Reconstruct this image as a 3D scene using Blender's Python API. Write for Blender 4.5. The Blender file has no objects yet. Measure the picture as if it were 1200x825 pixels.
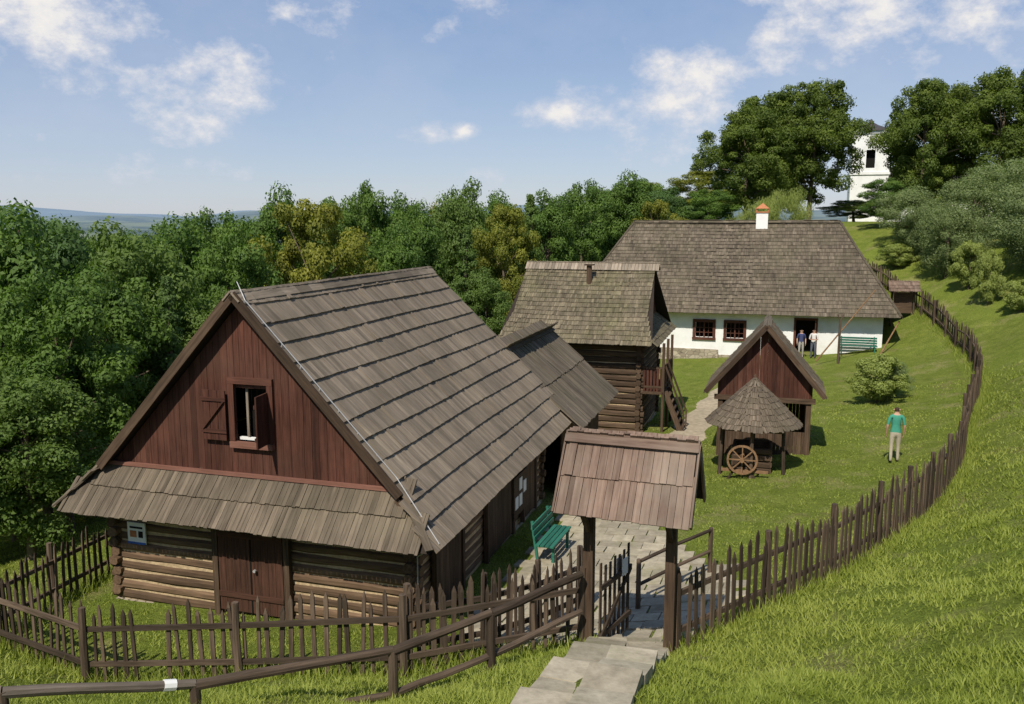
import bpy, math, random
import numpy as np
from mathutils import Vector, Matrix
random.seed(7); rng=np.random.default_rng(11)
V=Vector
scene=bpy.context.scene
ROT=math.radians(-17.1)
AX=V((0.294,0.956,0)); RX=V((0.956,-0.294,0))

# ------------------------------------------------------------------ terrain
PL=np.array([(-400,110,-20),(-60,32,-9),(-14,16.2,-.4),(-9.2,14.5,.1),(-6.7,13.05,.2),(-4.1,12.6,.5),(-1.5,11.9,.95),
 (1.2,12.66,1.1),(2.37,12.22,1.1),(5.87,14.6,1.35),(9.4,18.7,1.0),(12.6,23.2,.9),(15,27.8,.9),(19.7,35.3,.9),(23,43.6,1.4),
 (24.2,53,2.9),(23,62,4.6),(14,72,5),(10,100,5),(10,400,4)],float)
POLY=[(p[0],p[1]) for p in PL]+[(-400,400)]
def pip(x,y,poly):
    ins=np.zeros(x.shape,bool); n=len(poly)
    for i in range(n):
        x1,y1=poly[i]; x2,y2=poly[(i+1)%n]
        c=((y1>y)!=(y2>y)); xx=(x2-x1)*(y-y1)/((y2-y1) if y2!=y1 else 1e-9)+x1
        ins^=(c&(x<xx))
    return ins
def sp(x): return np.where(x>20,x,np.log1p(np.exp(np.minimum(x,20))))
def sst(a,b,x):
    t=np.clip((x-a)/(b-a),0,1); return t*t*(3-2*t)
def T(x,y):
    x=np.asarray(x,float); y=np.asarray(y,float)
    dm=np.full(x.shape,1e9); ws=np.zeros(x.shape); bs=np.zeros(x.shape)
    for i in range(len(PL)-1):
        a=PL[i]; b=PL[i+1]; dx,dy=b[0]-a[0],b[1]-a[1]; L2=dx*dx+dy*dy
        t=np.clip(((x-a[0])*dx+(y-a[1])*dy)/L2,0,1)
        d=np.hypot(x-a[0]-t*dx,y-a[1]-t*dy); z=a[2]+t*(b[2]-a[2])
        w=1/(d*d+.05)**2; ws+=w; bs+=w*z; dm=np.minimum(dm,d)
    base=bs/ws; ins=pip(x,y,POLY)
    s=(x+1.38)*-.956+(y-13.74)*.294
    C=-.33*sp(s-10.0); C=np.maximum(C,-15)
    C=C-1.1*np.exp(-((x-4.5)**2/70+(y-43)**2/150))
    hin=C+(base-C)*np.exp(-dm/2.6)
    steep=.42+.12*sst(10,20,x)
    lump=(.06*np.sin(x*1.3+y*.6)+.05*np.sin(x*2.9-y*1.7+1)+.035*np.sin(x*4.7+y*3.9))*np.minimum(dm,2)*.5
    ho=base+steep*dm+lump; ho=-np.log(np.exp(-ho)+math.exp(-7.6))
    ho=np.where(y<9,np.minimum(ho,6.2+.0*y),ho)
    h=np.where(ins,hin,ho)
    h=h+.04*np.sin(x*.9+1)*np.sin(y*.8)+.02*np.sin(x*2.3)*np.sin(y*2.9+1)
    r=np.hypot(x,y)
    n=np.sin(x*.0011+1)*.4+np.sin(x*.0027+y*.0009)*.25+np.sin(x*.006+2)*.12+np.sin(y*.0021+x*.0004)*.3
    n2=np.sin(x*.009+y*.003)*.5+np.sin(x*.004-y*.006+2)*.5
    F=-30+sst(500,1000,r)*14*n2+sst(1500,6500,r)*(105+70*n)
    k=sst(130,600,r)
    return h*(1-k)+F*k
def tz(x,y): return float(T(np.array([x]),np.array([y]))[0])

# ------------------------------------------------------------------ materials
def newmat(name):
    m=bpy.data.materials.new(name); m.use_nodes=True; nt=m.node_tree; nt.nodes.clear()
    o=nt.nodes.new('ShaderNodeOutputMaterial'); b=nt.nodes.new('ShaderNodeBsdfPrincipled')
    nt.links.new(b.outputs[0],o.inputs[0]); b.inputs['Roughness'].default_value=.8
    b.inputs['Specular IOR Level'].default_value=.2
    return m,nt,b,o
def N(nt,t,**k):
    n=nt.nodes.new(t)
    for a,v in k.items(): setattr(n,a,v)
    return n
def mixc(nt,fac,a,b,bt='MIX'):
    m=N(nt,'ShaderNodeMix',data_type='RGBA',blend_type=bt)
    for i,v in ((0,fac),(6,a),(7,b)):
        if isinstance(v,(int,float)): m.inputs[i].default_value=v
        elif isinstance(v,tuple): m.inputs[i].default_value=(*v,1)
        else: nt.links.new(v,m.inputs[i])
    return m.outputs[2]
def mth(nt,op,a,b=0.0,clamp=False):
    m=N(nt,'ShaderNodeMath',operation=op); m.use_clamp=clamp
    for i,v in ((0,a),(1,b)):
        if isinstance(v,(int,float)): m.inputs[i].default_value=v
        else: nt.links.new(v,m.inputs[i])
    return m.outputs[0]
def mapr(nt,v,a,b,c,d):
    m=N(nt,'ShaderNodeMapRange'); nt.links.new(v,m.inputs[0])
    for i,q in enumerate((a,b,c,d)): m.inputs[i+1].default_value=q
    return m.outputs[0]
def noise(nt,vec,scale,detail=4,rough=.55):
    n=N(nt,'ShaderNodeTexNoise'); n.inputs['Scale'].default_value=scale; n.inputs['Detail'].default_value=detail
    n.inputs['Roughness'].default_value=rough
    if vec is not None: nt.links.new(vec,n.inputs['Vector'])
    return n.outputs['Fac']
def attr(nt,name): return N(nt,'ShaderNodeAttribute',attribute_name=name)
def pos(nt): return N(nt,'ShaderNodeNewGeometry').outputs['Position']
def bump(nt,b,h,s,d):
    n=N(nt,'ShaderNodeBump'); n.inputs['Strength'].default_value=s; n.inputs['Distance'].default_value=d
    nt.links.new(h,n.inputs['Height']); nt.links.new(n.outputs[0],b.inputs['Normal'])
def wood(name,dark,light,patch=None,pf=.5,lo=.6,hi=1.35,rough=.85):
    m,nt,b,o=newmat(name); lc=attr(nt,'lc').outputs['Vector']; r=attr(nt,'rnd').outputs['Fac']
    mp=N(nt,'ShaderNodeMapping'); mp.inputs['Scale'].default_value=(1.6,22,22); nt.links.new(lc,mp.inputs[0])
    g=noise(nt,mp.outputs[0],1.0,6,.65); gg=mapr(nt,g,.3,.7,0,1)
    c=mixc(nt,gg,dark,light)
    if patch:
        pn=mapr(nt,noise(nt,pos(nt),.9,6,.65),.45,.68,0,pf); c=mixc(nt,pn,c,patch)
    br=mapr(nt,r,0,1,lo,hi)
    big=mapr(nt,noise(nt,pos(nt),.55,5,.65),.35,.65,.80,1.16); br=mth(nt,'MULTIPLY',br,big)
    cc=N(nt,'ShaderNodeCombineColor')
    for i in range(3): nt.links.new(br,cc.inputs[i])
    c=mixc(nt,1.0,c,cc.outputs[0],'MULTIPLY'); nt.links.new(c,b.inputs['Base Color']); b.inputs['Roughness'].default_value=rough
    bump(nt,b,g,.5,.012); return m
def plain(name,col,var=.25,scale=8,rough=.8,bs=.2,metal=0):
    m,nt,b,o=newmat(name); n=noise(nt,pos(nt),scale,5,.6)
    c=mixc(nt,mapr(nt,n,.3,.7,0,1),tuple(x*(1-var) for x in col),tuple(min(1,x*(1+var)) for x in col))
    nt.links.new(c,b.inputs['Base Color']); b.inputs['Roughness'].default_value=rough; b.inputs['Metallic'].default_value=metal
    if bs: bump(nt,b,n,bs,.02)
    return m
M_roofA=wood('shingle_brown_grey',(.135,.105,.076),(.285,.232,.175),(.20,.16,.112),.6,.72,1.22)
M_roofS=wood('shingle_skirt',(.075,.057,.040),(.19,.152,.112),(.125,.105,.07),.6,.65,1.25)
M_roofB=wood('shingle_dark_grey',(.072,.057,.041),(.19,.155,.115),(.115,.10,.062),.6,.62,1.32)
M_roofC=wood('shingle_moss_grey',(.085,.069,.046),(.225,.187,.128),(.12,.112,.055),.6,.62,1.3)
M_roofG=wood('shingle_red_brown',(.125,.078,.058),(.25,.178,.138),(.21,.17,.135),.7,.65,1.3)
M_under=plain('light_leak_backing',(.03,.022,.017),.2)  # dark backing sheets added below shingles to stop light leaks
M_gable=wood('board_red_brown',(.040,.016,.011),(.115,.045,.030),(.085,.044,.030),.5,.65,1.35)
M_trim=wood('board_red_trim',(.13,.06,.042),(.21,.10,.075),None,0,.8,1.2)
M_log=wood('log_brown',(.070,.042,.025),(.205,.132,.082),(.10,.066,.042),.5,.65,1.3)
M_logd=wood('log_dark_brown',(.042,.027,.018),(.12,.078,.050),None,0,.65,1.3)
M_chink=plain('clay_chinking',(.44,.33,.20),.3,12)
M_fence=wood('fence_weathered_brown',(.036,.025,.017),(.135,.096,.068),(.085,.063,.044),.5,.5,1.45)
M_rail=wood('rail_weathered_grey',(.10,.08,.062),(.27,.22,.175),None,0,.8,1.2)
M_door=wood('door_brown',(.036,.017,.011),(.095,.044,.029),None,0,.75,1.25)
M_teal=wood('bench_green_paint',(.02,.10,.07),(.035,.165,.115),None,0,.8,1.2,.5)
M_paint=plain('white_paint',(.75,.75,.73),.05,4)
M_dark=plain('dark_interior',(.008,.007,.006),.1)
M_metal=plain('galvanised_wire',(.42,.42,.42),.1,6,.5,0,.3)
def mat_slab():
    m,nt,b,o=newmat('concrete_slab'); r=attr(nt,'rnd').outputs['Fac']; p=pos(nt); n=noise(nt,p,5,7,.7); n2=noise(nt,p,1.3,4)
    c=mixc(nt,mapr(nt,n,.3,.7,0,1),(.25,.215,.155),(.46,.405,.30)); c=mixc(nt,mapr(nt,n2,.52,.72,0,.5),c,(.22,.21,.11))
    cc=N(nt,'ShaderNodeCombineColor'); br=mapr(nt,r,0,1,.78,1.15)
    for i in range(3): nt.links.new(br,cc.inputs[i])
    c=mixc(nt,1.0,c,cc.outputs[0],'MULTIPLY'); nt.links.new(c,b.inputs['Base Color']); b.inputs['Roughness'].default_value=.9; bump(nt,b,n,.5,.02); return m
M_stonebox=mat_slab()
M_straw=plain('wheel_wood',(.22,.13,.07),.3,10)
M_brick=plain('brick_orange',(.42,.17,.08),.3,14)

def mat_plaster():
    m,nt,b,o=newmat('whitewashed_plaster'); p=pos(nt); n=noise(nt,p,1.3,6,.65); n2=noise(nt,p,9,4)
    c=mixc(nt,mapr(nt,n,.45,.75,0,.6),(.80,.80,.79),(.60,.59,.55)); nt.links.new(c,b.inputs['Base Color'])
    b.inputs['Roughness'].default_value=.9; bump(nt,b,n2,.3,.03); return m
M_plaster=mat_plaster()
def mat_stone():
    m,nt,b,o=newmat('rubble_stone'); p=pos(nt)
    mp=N(nt,'ShaderNodeMapping'); mp.inputs['Scale'].default_value=(3.4,3.4,5.5); nt.links.new(p,mp.inputs[0])
    v=N(nt,'ShaderNodeTexVoronoi',feature='DISTANCE_TO_EDGE'); v.inputs['Scale'].default_value=1; nt.links.new(mp.outputs[0],v.inputs['Vector'])
    v2=N(nt,'ShaderNodeTexVoronoi'); v2.inputs['Scale'].default_value=1; nt.links.new(mp.outputs[0],v2.inputs['Vector'])
    bw=N(nt,'ShaderNodeRGBToBW'); nt.links.new(v2.outputs['Color'],bw.inputs[0])
    c=mixc(nt,bw.outputs[0],(.22,.18,.13),(.48,.42,.32)); e=mapr(nt,v.outputs['Distance'],0,.06,0,1)
    c=mixc(nt,e,(.14,.12,.09),c); nt.links.new(c,b.inputs['Base Color']); bump(nt,b,e,.6,.03); return m
M_stone=mat_stone()

def mat_ground():
    m,nt,b,o=newmat('grass_ground'); p=pos(nt)
    n1=noise(nt,p,.22,5,.6); n2=noise(nt,p,1.6,6,.7); n3=noise(nt,p,17,5,.75); n4=noise(nt,p,.6,6,.68); n5=noise(nt,p,.35,5,.7)
    c=mixc(nt,mapr(nt,n2,.35,.68,0,1),(.15,.195,.03),(.28,.32,.065))
    c=mixc(nt,mapr(nt,n1,.42,.66,0,.6),c,(.20,.275,.04))
    c=mixc(nt,mapr(nt,n4,.52,.68,0,.85),c,(.37,.34,.14))
    c=mixc(nt,mapr(nt,n5,.60,.70,0,.7),c,(.27,.20,.11))
    c=mixc(nt,mapr(nt,n3,.40,.62,.6,0),c,(.065,.08,.018))
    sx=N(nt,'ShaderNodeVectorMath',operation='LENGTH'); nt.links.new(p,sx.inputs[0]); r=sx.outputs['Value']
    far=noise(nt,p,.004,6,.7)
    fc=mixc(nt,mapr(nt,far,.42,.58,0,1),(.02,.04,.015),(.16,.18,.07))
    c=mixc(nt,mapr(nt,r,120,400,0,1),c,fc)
    c=mixc(nt,mapr(nt,r,300,6500,0,.88),c,(.20,.27,.36))  # aerial haze painted into the ground colour, bluer with distance
    nt.links.new(c,b.inputs['Base Color']); b.inputs['Roughness'].default_value=.95; b.inputs['Specular IOR Level'].default_value=.05
    bump(nt,b,n3,.9,.10); return m
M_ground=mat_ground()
def mat_leaf(name,c1,c2,c3,tr=.32):
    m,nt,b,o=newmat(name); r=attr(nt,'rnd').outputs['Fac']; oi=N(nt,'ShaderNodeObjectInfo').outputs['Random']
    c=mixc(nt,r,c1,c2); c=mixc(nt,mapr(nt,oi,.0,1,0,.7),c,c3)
    nt.links.new(c,b.inputs['Base Color']); b.inputs['Roughness'].default_value=.6; b.inputs['Specular IOR Level'].default_value=.2
    t=N(nt,'ShaderNodeBsdfTranslucent'); c2_=mixc(nt,1.0,c,(1.5,1.7,.6),'MULTIPLY'); nt.links.new(c2_,t.inputs[0])
    ms=N(nt,'ShaderNodeMixShader'); ms.inputs[0].default_value=tr
    nt.links.new(b.outputs[0],ms.inputs[1]); nt.links.new(t.outputs[0],ms.inputs[2]); nt.links.new(ms.outputs[0],o.inputs[0]); return m
M_leaf=mat_leaf('leaf_green',(.045,.095,.022),(.145,.225,.042),(.10,.165,.035))
M_leafb=mat_leaf('leaf_blue_green',(.035,.08,.028),(.11,.18,.055),(.14,.20,.04))
M_leafy=mat_leaf('leaf_yellow_green',(.11,.13,.02),(.27,.265,.045),(.17,.19,.03))
M_leafd=mat_leaf('leaf_dark_green',(.05,.085,.018),(.15,.195,.033),(.105,.14,.026))
M_leafg=mat_leaf('leaf_grey_green',(.10,.14,.055),(.25,.30,.13),(.17,.215,.085))
M_leafw=mat_leaf('leaf_willow',(.16,.20,.045),(.33,.38,.11),(.25,.29,.08))
M_blade=mat_leaf('grass_blade',(.14,.19,.022),(.40,.42,.11),(.24,.29,.045))
M_bark=plain('bark',(.15,.115,.085),.4,12,.9,.6)

# ------------------------------------------------------------------ mesh builder
class MB:
    def __init__(s): s.v=[];s.lc=[];s.f=[];s.m=[];s.r=[];s.mats=[]
    def mi(s,mat):
        if mat not in s.mats: s.mats.append(mat)
        return s.mats.index(mat)
    def add(s,vs,lcs,fs,mat,rnd=None):
        if rnd is None: rnd=random.random()
        o=len(s.v); s.v+=[tuple(v) for v in vs]; s.lc+=[tuple(l) for l in lcs]; k=s.mi(mat)
        for f in fs: s.f.append([i+o for i in f]); s.m.append(k); s.r.append(rnd)
    def box(s,c,X,Y,Z,lx,ly,lz,mat,rnd=None,tx=1.0):
        off=random.random()*50; vs=[];ls=[]
        for i in (-.5,.5):
            q=tx if i>0 else 1
            for j in (-.5,.5):
                for k in (-.5,.5):
                    vs.append(c+X*(i*lx)+Y*(j*ly*q)+Z*(k*lz*q)); ls.append((i*lx+off,j*ly+off*.3,k*lz))
        s.add(vs,ls,[(0,1,3,2),(4,6,7,5),(0,4,5,1),(2,3,7,6),(0,2,6,4),(1,5,7,3)],mat,rnd)
    def abox(s,x0,x1,y0,y1,z0,z1,mat,rnd=None,ax='x'):
        c=V(((x0+x1)/2,(y0+y1)/2,(z0+z1)/2)); X,Y,Z=V((1,0,0)),V((0,1,0)),V((0,0,1))
        dx,dy,dz=abs(x1-x0),abs(y1-y0),abs(z1-z0)
        if ax=='x': s.box(c,X,Y,Z,dx,dy,dz,mat,rnd)
        elif ax=='y': s.box(c,Y,-X,Z,dy,dx,dz,mat,rnd)
        else: s.box(c,Z,X,Y,dz,dx,dy,mat,rnd)
    def beam(s,p0,p1,w,h,mat,rnd=None,up=V((0,0,1))):
        p0=V(p0);p1=V(p1);X=(p1-p0); L=X.length; X.normalize(); Y=up.cross(X)
        if Y.length<1e-3: Y=V((0,1,0)).cross(X)
        Y.normalize(); Z=X.cross(Y); s.box((p0+p1)/2,X,Y,Z,L,w,h,mat,rnd)
    def log(s,p0,p1,r0,r1,mat,n=8,rnd=None,segs=1,wob=0,cap=True):
        p0=V(p0);p1=V(p1);X=(p1-p0);L=X.length;X.normalize(); up=V((0,0,1)) if abs(X.z)<.9 else V((0,1,0))
        Y=up.cross(X).normalized(); Z=X.cross(Y); off=random.random()*50; vs=[];ls=[];fs=[]
        for k in range(segs+1):
            t=k/segs; c=p0+X*(L*t); r=r0+(r1-r0)*t
            if wob and 0<k<segs: c=c+Y*random.uniform(-wob,wob)+Z*random.uniform(-wob,wob)
            for i in range(n):
                a=2*math.pi*(i+.5)/n; rr=r*(1+(random.uniform(-.06,.06) if wob else 0))
                vs.append(c+Y*(math.cos(a)*rr)+Z*(math.sin(a)*rr)); ls.append((L*t+off,math.cos(a)*r+off*.2,math.sin(a)*r))
        for k in range(segs):
            for i in range(n):
                j=(i+1)%n; fs.append((k*n+i,k*n+j,(k+1)*n+j,(k+1)*n+i))
        if cap: fs.append(tuple(range(n))[::-1]); fs.append(tuple(range(segs*n,segs*n+n)))
        s.add(vs,ls,fs,mat,rnd)
    def hewn(s,p0,p1,w,h,mat,rnd=None):
        p0=V(p0);p1=V(p1);X=(p1-p0).normalized(); L=(p1-p0).length; Y=V((0,0,1)).cross(X).normalized(); Z=V((0,0,1)); off=random.random()*50
        c=min(w,h)*.28; sec=[(-w/2,-h/2+c),(-w/2+c,-h/2),(w/2-c,-h/2),(w/2,-h/2+c),(w/2,h/2-c),(w/2-c,h/2),(-w/2+c,h/2),(-w/2,h/2-c)]
        vs=[];ls=[]; K=max(1,int(L/.7))
        for k in range(K+1):
            dz=random.uniform(-.016,.016); dy=random.uniform(-.016,.016)
            for a,b in sec: vs.append(p0+X*(L*k/K)+Y*(a+dy)+Z*(b+dz)); ls.append((L*k/K+off,a+off*.3,b))
        fs=[(k*8+i,k*8+(i+1)%8,k*8+8+(i+1)%8,k*8+8+i) for k in range(K) for i in range(8)]+[tuple(range(8))[::-1],tuple(range(K*8,K*8+8))]
        s.add(vs,ls,fs,mat,rnd)
    def poly(s,pts,mat,rnd=.5): s.add(pts,pts,[tuple(range(len(pts)))],mat,rnd)
    def build(s,name,parent=None,smooth=False):
        me=bpy.data.meshes.new(name); me.from_pydata(s.v,[],s.f)
        for m in s.mats: me.materials.append(m)
        me.polygons.foreach_set('material_index',s.m)
        a=me.attributes.new('rnd','FLOAT','FACE'); a.data.foreach_set('value',np.array(s.r,dtype=np.float32))
        a=me.attributes.new('lc','FLOAT_VECTOR','POINT'); a.data.foreach_set('vector',np.array(s.lc,dtype=np.float32).ravel())
        if smooth: me.polygons.foreach_set('use_smooth',[True]*len(me.polygons))
        me.update(); ob=bpy.data.objects.new(name,me); scene.collection.objects.link(ob)
        if parent: ob.parent=parent
        return ob
def empty(name,loc=(0,0,0),rot=0):
    e=bpy.data.objects.new(name,None); e.location=loc; e.rotation_euler=(0,0,rot); e.empty_display_size=.3
    scene.collection.objects.link(e); return e
X3,Y3,Z3=V((1,0,0)),V((0,1,0)),V((0,0,1))

def shingles(mb,P0,U,W,L,left,right,course,bw,mat,th=.028,jit=.02,sag=0):
    U=V(U).normalized();W=V(W).normalized();Nn=U.cross(W).normalized()
    if Nn.z<0: Nn=-Nn
    v=-.06
    while v<L-.02:
        v1=min(v+course,L); bl=(v1-v)+course*.28; Wd=(W-Nn*(th*1.0/course)).normalized(); N2=U.cross(Wd).normalized()
        if N2.z<0:N2=-N2
        vm=max(0,min(L,(v+v1)/2)); a,b=left(vm),right(vm); u=a-random.random()*bw
        rowr=random.uniform(-.08,.08); ph_=random.random()*6
        while u<b:
            w=bw*random.uniform(.7,1.25); u0=max(u,a); u1=min(u+w,b)
            if u1-u0>.02:
                j=random.uniform(-jit,jit)+.015*math.sin(u*.9+ph_)
                curl=random.uniform(0,.010) if random.random()>.06 else random.uniform(.01,.03)
                c=P0+U*((u0+u1)/2)+W*(v+bl/2+j)+Nn*(th*1.5+curl-sag*math.sin(math.pi*min(1,max(0,(u0-a)/(b-a)))))
                rr=random.gauss(.5,.22)+rowr
                if random.random()<.02: rr+=random.choice((-.6,.7))
                mb.box(c,Wd,U,N2,bl,(u1-u0)-.006,th,mat,min(1.3,max(-.1,rr)))
            u+=w
        v=v1
def boards_v(mb,x0,x1,y,zb,zt,mat,bw=.16,th=.03,ax='x',gap=.006):
    x=x0
    while x<x1-.01:
        w=min(bw*random.uniform(.85,1.15),x1-x); xm=x+w/2; b=zb(xm); t0=zt(x); t1=zt(x+w)
        if max(t0,t1)-b>.02:
            off=random.random()*40; dy=random.uniform(0,.008)
            def pt(a,d,z): return V((a,y+d,z)) if ax=='x' else V((y+d,a,z))
            xs=(x+gap/2,x+w-gap/2); vs=[];ls=[]
            for d in (-th/2-dy,th/2):
                for a,t in ((xs[0],t0),(xs[1],t1)):
                    for z in (b,max(t,b+.001)):
                        vs.append(pt(a,d,z)); ls.append((z+off,a+off*.4,d))
            mb.add(vs,ls,[(0,2,3,1),(4,5,7,6),(0,1,5,4),(2,6,7,3),(1,3,7,5),(0,4,6,2)],mat)
        x+=w
def logwall(mb,x0,x1,y0,y1,z0,z1,mat,h=.21,w=.2,ext=.18,fill=.86,e=.055):
    n=int(round((z1-z0)/h)); h=(z1-z0)/n
    for i in range(n):
        z=z0+h*(i+.5); zz=z+h/2 if i<n-1 else z; ex=ext*random.uniform(.7,1.2)
        mb.hewn((x0-ex,y0,z),(x1+ex,y0,z),w,h*fill,mat)
        mb.hewn((x0-ex,y1,z),(x1+ex,y1,z),w,h*fill,mat)
        mb.hewn((x0,y0-ex,zz-.003),(x0,y1+ex,zz-.003),w*.97,h*fill*.97,mat)
        mb.hewn((x1,y0-ex,zz-.003),(x1,y1+ex,zz-.003),w*.97,h*fill*.97,mat)
    for (a,b,c,d) in ((x0,x1,y0-e,y0+e),(x0,x1,y1-e,y1+e)): mb.abox(a,b,c,d,z0+.002,z1-.002,M_chink,.5)
    for (a,b,c,d) in ((x0-e,x0+e,y0+.06,y1-.06),(x1-e,x1+e,y0+.06,y1-.06)): mb.abox(a,b,c,d,z0+.002,z1-.002,M_chink,.5)

# ================================================================== ground
n=460; g=np.linspace(-1,1,n)
gx=5+60*g+9500*g**9; gy=24+60*g+9500*g**9
XX,YY=np.meshgrid(gx,gy); ZZ=T(XX.ravel(),YY.ravel())
vv=np.stack([XX.ravel(),YY.ravel(),ZZ],1)
idx=np.arange(n*n).reshape(n,n); ff=np.stack([idx[:-1,:-1],idx[:-1,1:],idx[1:,1:],idx[1:,:-1]],-1).reshape(-1,4)
def npmesh(name,verts,faces,mats,mi=None,rnd=None,smooth=False,link=True):
    me=bpy.data.meshes.new(name); nf,k=faces.shape
    me.vertices.add(len(verts)); me.vertices.foreach_set('co',verts.astype(np.float32).ravel())
    me.loops.add(nf*k); me.loops.foreach_set('vertex_index',faces.astype(np.int32).ravel())
    me.polygons.add(nf); me.polygons.foreach_set('loop_start',np.arange(nf,dtype=np.int32)*k)
    try: me.polygons.foreach_set('loop_total',np.full(nf,k,dtype=np.int32))
    except Exception: pass
    for m in mats: me.materials.append(m)
    if mi is not None: me.polygons.foreach_set('material_index',mi.astype(np.int32))
    if smooth: me.polygons.foreach_set('use_smooth',np.ones(nf,dtype=bool))
    if rnd is not None:
        a=me.attributes.new('rnd','FLOAT','FACE'); a.data.foreach_set('value',rnd.astype(np.float32))
    me.update(calc_edges=True); me.validate()
    if not link: return me
    ob=bpy.data.objects.new(name,me); scene.collection.objects.link(ob); return ob
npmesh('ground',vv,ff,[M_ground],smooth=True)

# ================================================================== log cottage (front-left)
o1=V((-5.11,14.89,0)); H1=empty('log_cottage',o1,ROT)
ez,rz,hw,Ly=2.1,6.24,3.9,10.6; sl=(rz-ez)/hw
mb=MB()
SL=math.hypot(hw,rz-ez); Wr=V((-hw,0,rz-ez)).normalized(); Wl=V((hw,0,rz-ez)).normalized()
def yf(v):
    z=ez+v*(rz-ez)/SL; return min(.45,(z-ez)*.55)
def yb(v):
    return Ly-v/SL*1.0
shingles(mb,V((hw,0,ez)),Y3,Wr,SL,yf,yb,.46,.115,M_roofA,.042,.005,.03)
shingles(mb,V((-hw,0,ez)),Y3,Wl,SL,yf,yb,.46,.12,M_roofA,.042,.006)
for q in (1,-1):
    mb.poly([V((q*hw,0,ez)),V((q*hw,Ly,ez)),V((0,Ly-1,rz)),V((0,.45,rz)),V((q*3.2,.45,ez+.74))],M_under)
sk=math.hypot(.8,.85); 
shingles(mb,V((0,0,ez)),X3,V((0,.8,.85)),sk,lambda v:-hw+v/sk*.8,lambda v:hw-v/sk*.8,.60,.10,M_roofS,.035,.012)
mb.poly([V((-hw,0,ez)),V((hw,0,ez)),V((hw-.8,.8,ez+.85)),V((-hw+.8,.8,ez+.85))],M_under)
for q in (1,-1):
    mb.beam((q*(hw+.02),-.04,ez+.08),(q*(hw-.72),.60,ez+.86),.14,.03,M_roofS)
    mb.beam((q*(hw-.72),.42,ez+.80),(0,.42,rz+.08),.035,.17,M_logd)
for i in range(18):
    y0=.38+i*(Ly-1.35)/18; y1=y0+(Ly-1.35)/18
    for q in (1,-1):
        mb.beam((q*.09,y0,rz+.045-q*.01),(q*.09,y1,rz+.045-q*.01),.22,.03,M_roofA,up=V((q*.72,0,.7)))
for i in range(13):
    y=.5+i*.8; mb.beam((hw-.06,y,ez-.04),(3.1,y,ez+.72),.09,.11,M_logd)
for i in range(9):
    x=-3.2+i*.8; mb.beam((x,.08,ez-.02),(x,.85,ez+.70),.09,.11,M_logd)
mb.build('roof',H1)
mb=MB()
zt=lambda x: ez+(hw-abs(x))*sl-.05
boards_v(mb,-3.15,-.22,.72,lambda x:2.80,zt,M_gable,.145); boards_v(mb,.48,3.15,.72,lambda x:2.80,zt,M_gable,.145)
boards_v(mb,-.22,.48,.72,lambda x:4.58,zt,M_gable,.14); boards_v(mb,-.22,.48,.72,lambda x:2.80,lambda x:3.56,M_gable,.14)
boards_v(mb,-3.3,3.3,9.5,lambda x:2.1,lambda x:zt(x),M_gable,.2)
mb.abox(-3.2,3.2,.62,.68,2.90,2.97,M_trim); mb.build('gable_boards',H1)
mb=MB()
mb.abox(-.2,.46,1.15,1.2,3.4,4.7,M_dark)
mb.abox(-.34,-.22,.64,.70,3.58,4.66,M_gable,.8,'z'); mb.abox(.48,.60,.64,.70,3.58,4.66,M_gable,.8,'z')
mb.abox(-.34,.60,.635,.70,4.66,4.78,M_gable,.9); mb.abox(-.32,.58,.60,.70,3.46,3.57,M_trim,.9)
mb.abox(-.05,.0,.78,.82,3.64,4.56,M_rail,.7,'z'); mb.abox(-.22,.48,.77,.83,3.58,3.63,M_paint,.5)
for k in range(3): mb.abox(-.88+.17*k,-.72+.17*k,.60,.63,3.58,4.52,M_gable,None,'z')
for z in (3.72,4.32): mb.abox(-.90,-.36,.575,.60,z,z+.07,M_gable,.3)
mb.beam((-.86,.585,3.79),(-.40,.585,4.32),.022,.06,M_gable,.3,up=Y3)
D=V((.12,-.99,0)).normalized(); Nn=V((D.y,-D.x,0))
for k in range(3): mb.box(V((.49,.64,4.06))+D*(.07+.155*k),Z3,D,Nn,.95,.15,.03,M_gable)
for z in (3.75,4.35): mb.box(V((.49,.64,z))+D*.23+Nn*.03,D,Z3,Nn,.45,.07,.025,M_gable,.3)
mb.build('attic_window_shutters',H1)
mb=MB()
logwall(mb,-3.2,3.2,.85,9.4,.05,2.75,M_log,.215)
mb.abox(-3.3,3.3,.75,.99,-.9,.05,M_stone); mb.abox(-3.3,3.3,9.25,9.5,-.9,.05,M_stone)
mb.abox(-3.3,-3.1,.99,9.25,-.9,.05,M_stone); mb.abox(3.1,3.3,.99,9.25,-.9,.05,M_stone)
mb.build('log_walls',H1)
mb=MB()
for k in range(9): mb.abox(-.72+.155*k,-.57+.155*k,.64,.70,.22,2.3,M_door,None,'z')
mb.abox(-.72,.68,.61,.64,.5,.6,M_door,.7); mb.abox(-.72,.68,.61,.64,1.7,1.8,M_door,.7); mb.abox(-.03,.0,.625,.64,.22,2.3,M_dark)
mb.abox(-.86,-.74,.63,.74,.10,2.4,M_logd,.6,'z'); mb.abox(.69,.81,.63,.74,.10,2.4,M_logd,.6,'z'); mb.abox(-.86,.81,.6,.74,.0,.10,M_logd,.6)
mb.log((.1,.60,1.1),(.1,.56,1.1),.03,.03,M_metal,8)
for (a,b) in ((1.6,2.9),(4.6,6.4),(7.4,8.4)):
    y=a
    while y<b: mb.abox(3.33,3.38,y,y+.16,.15,2.2,M_logd,None,'z'); y+=.165
    mb.abox(3.32,3.42,a-.12,a,.1,2.35,M_logd,.5,'z'); mb.abox(3.32,3.42,b+.01,b+.13,.1,2.35,M_logd,.5,'z')
mb.build('doors',H1)
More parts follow.
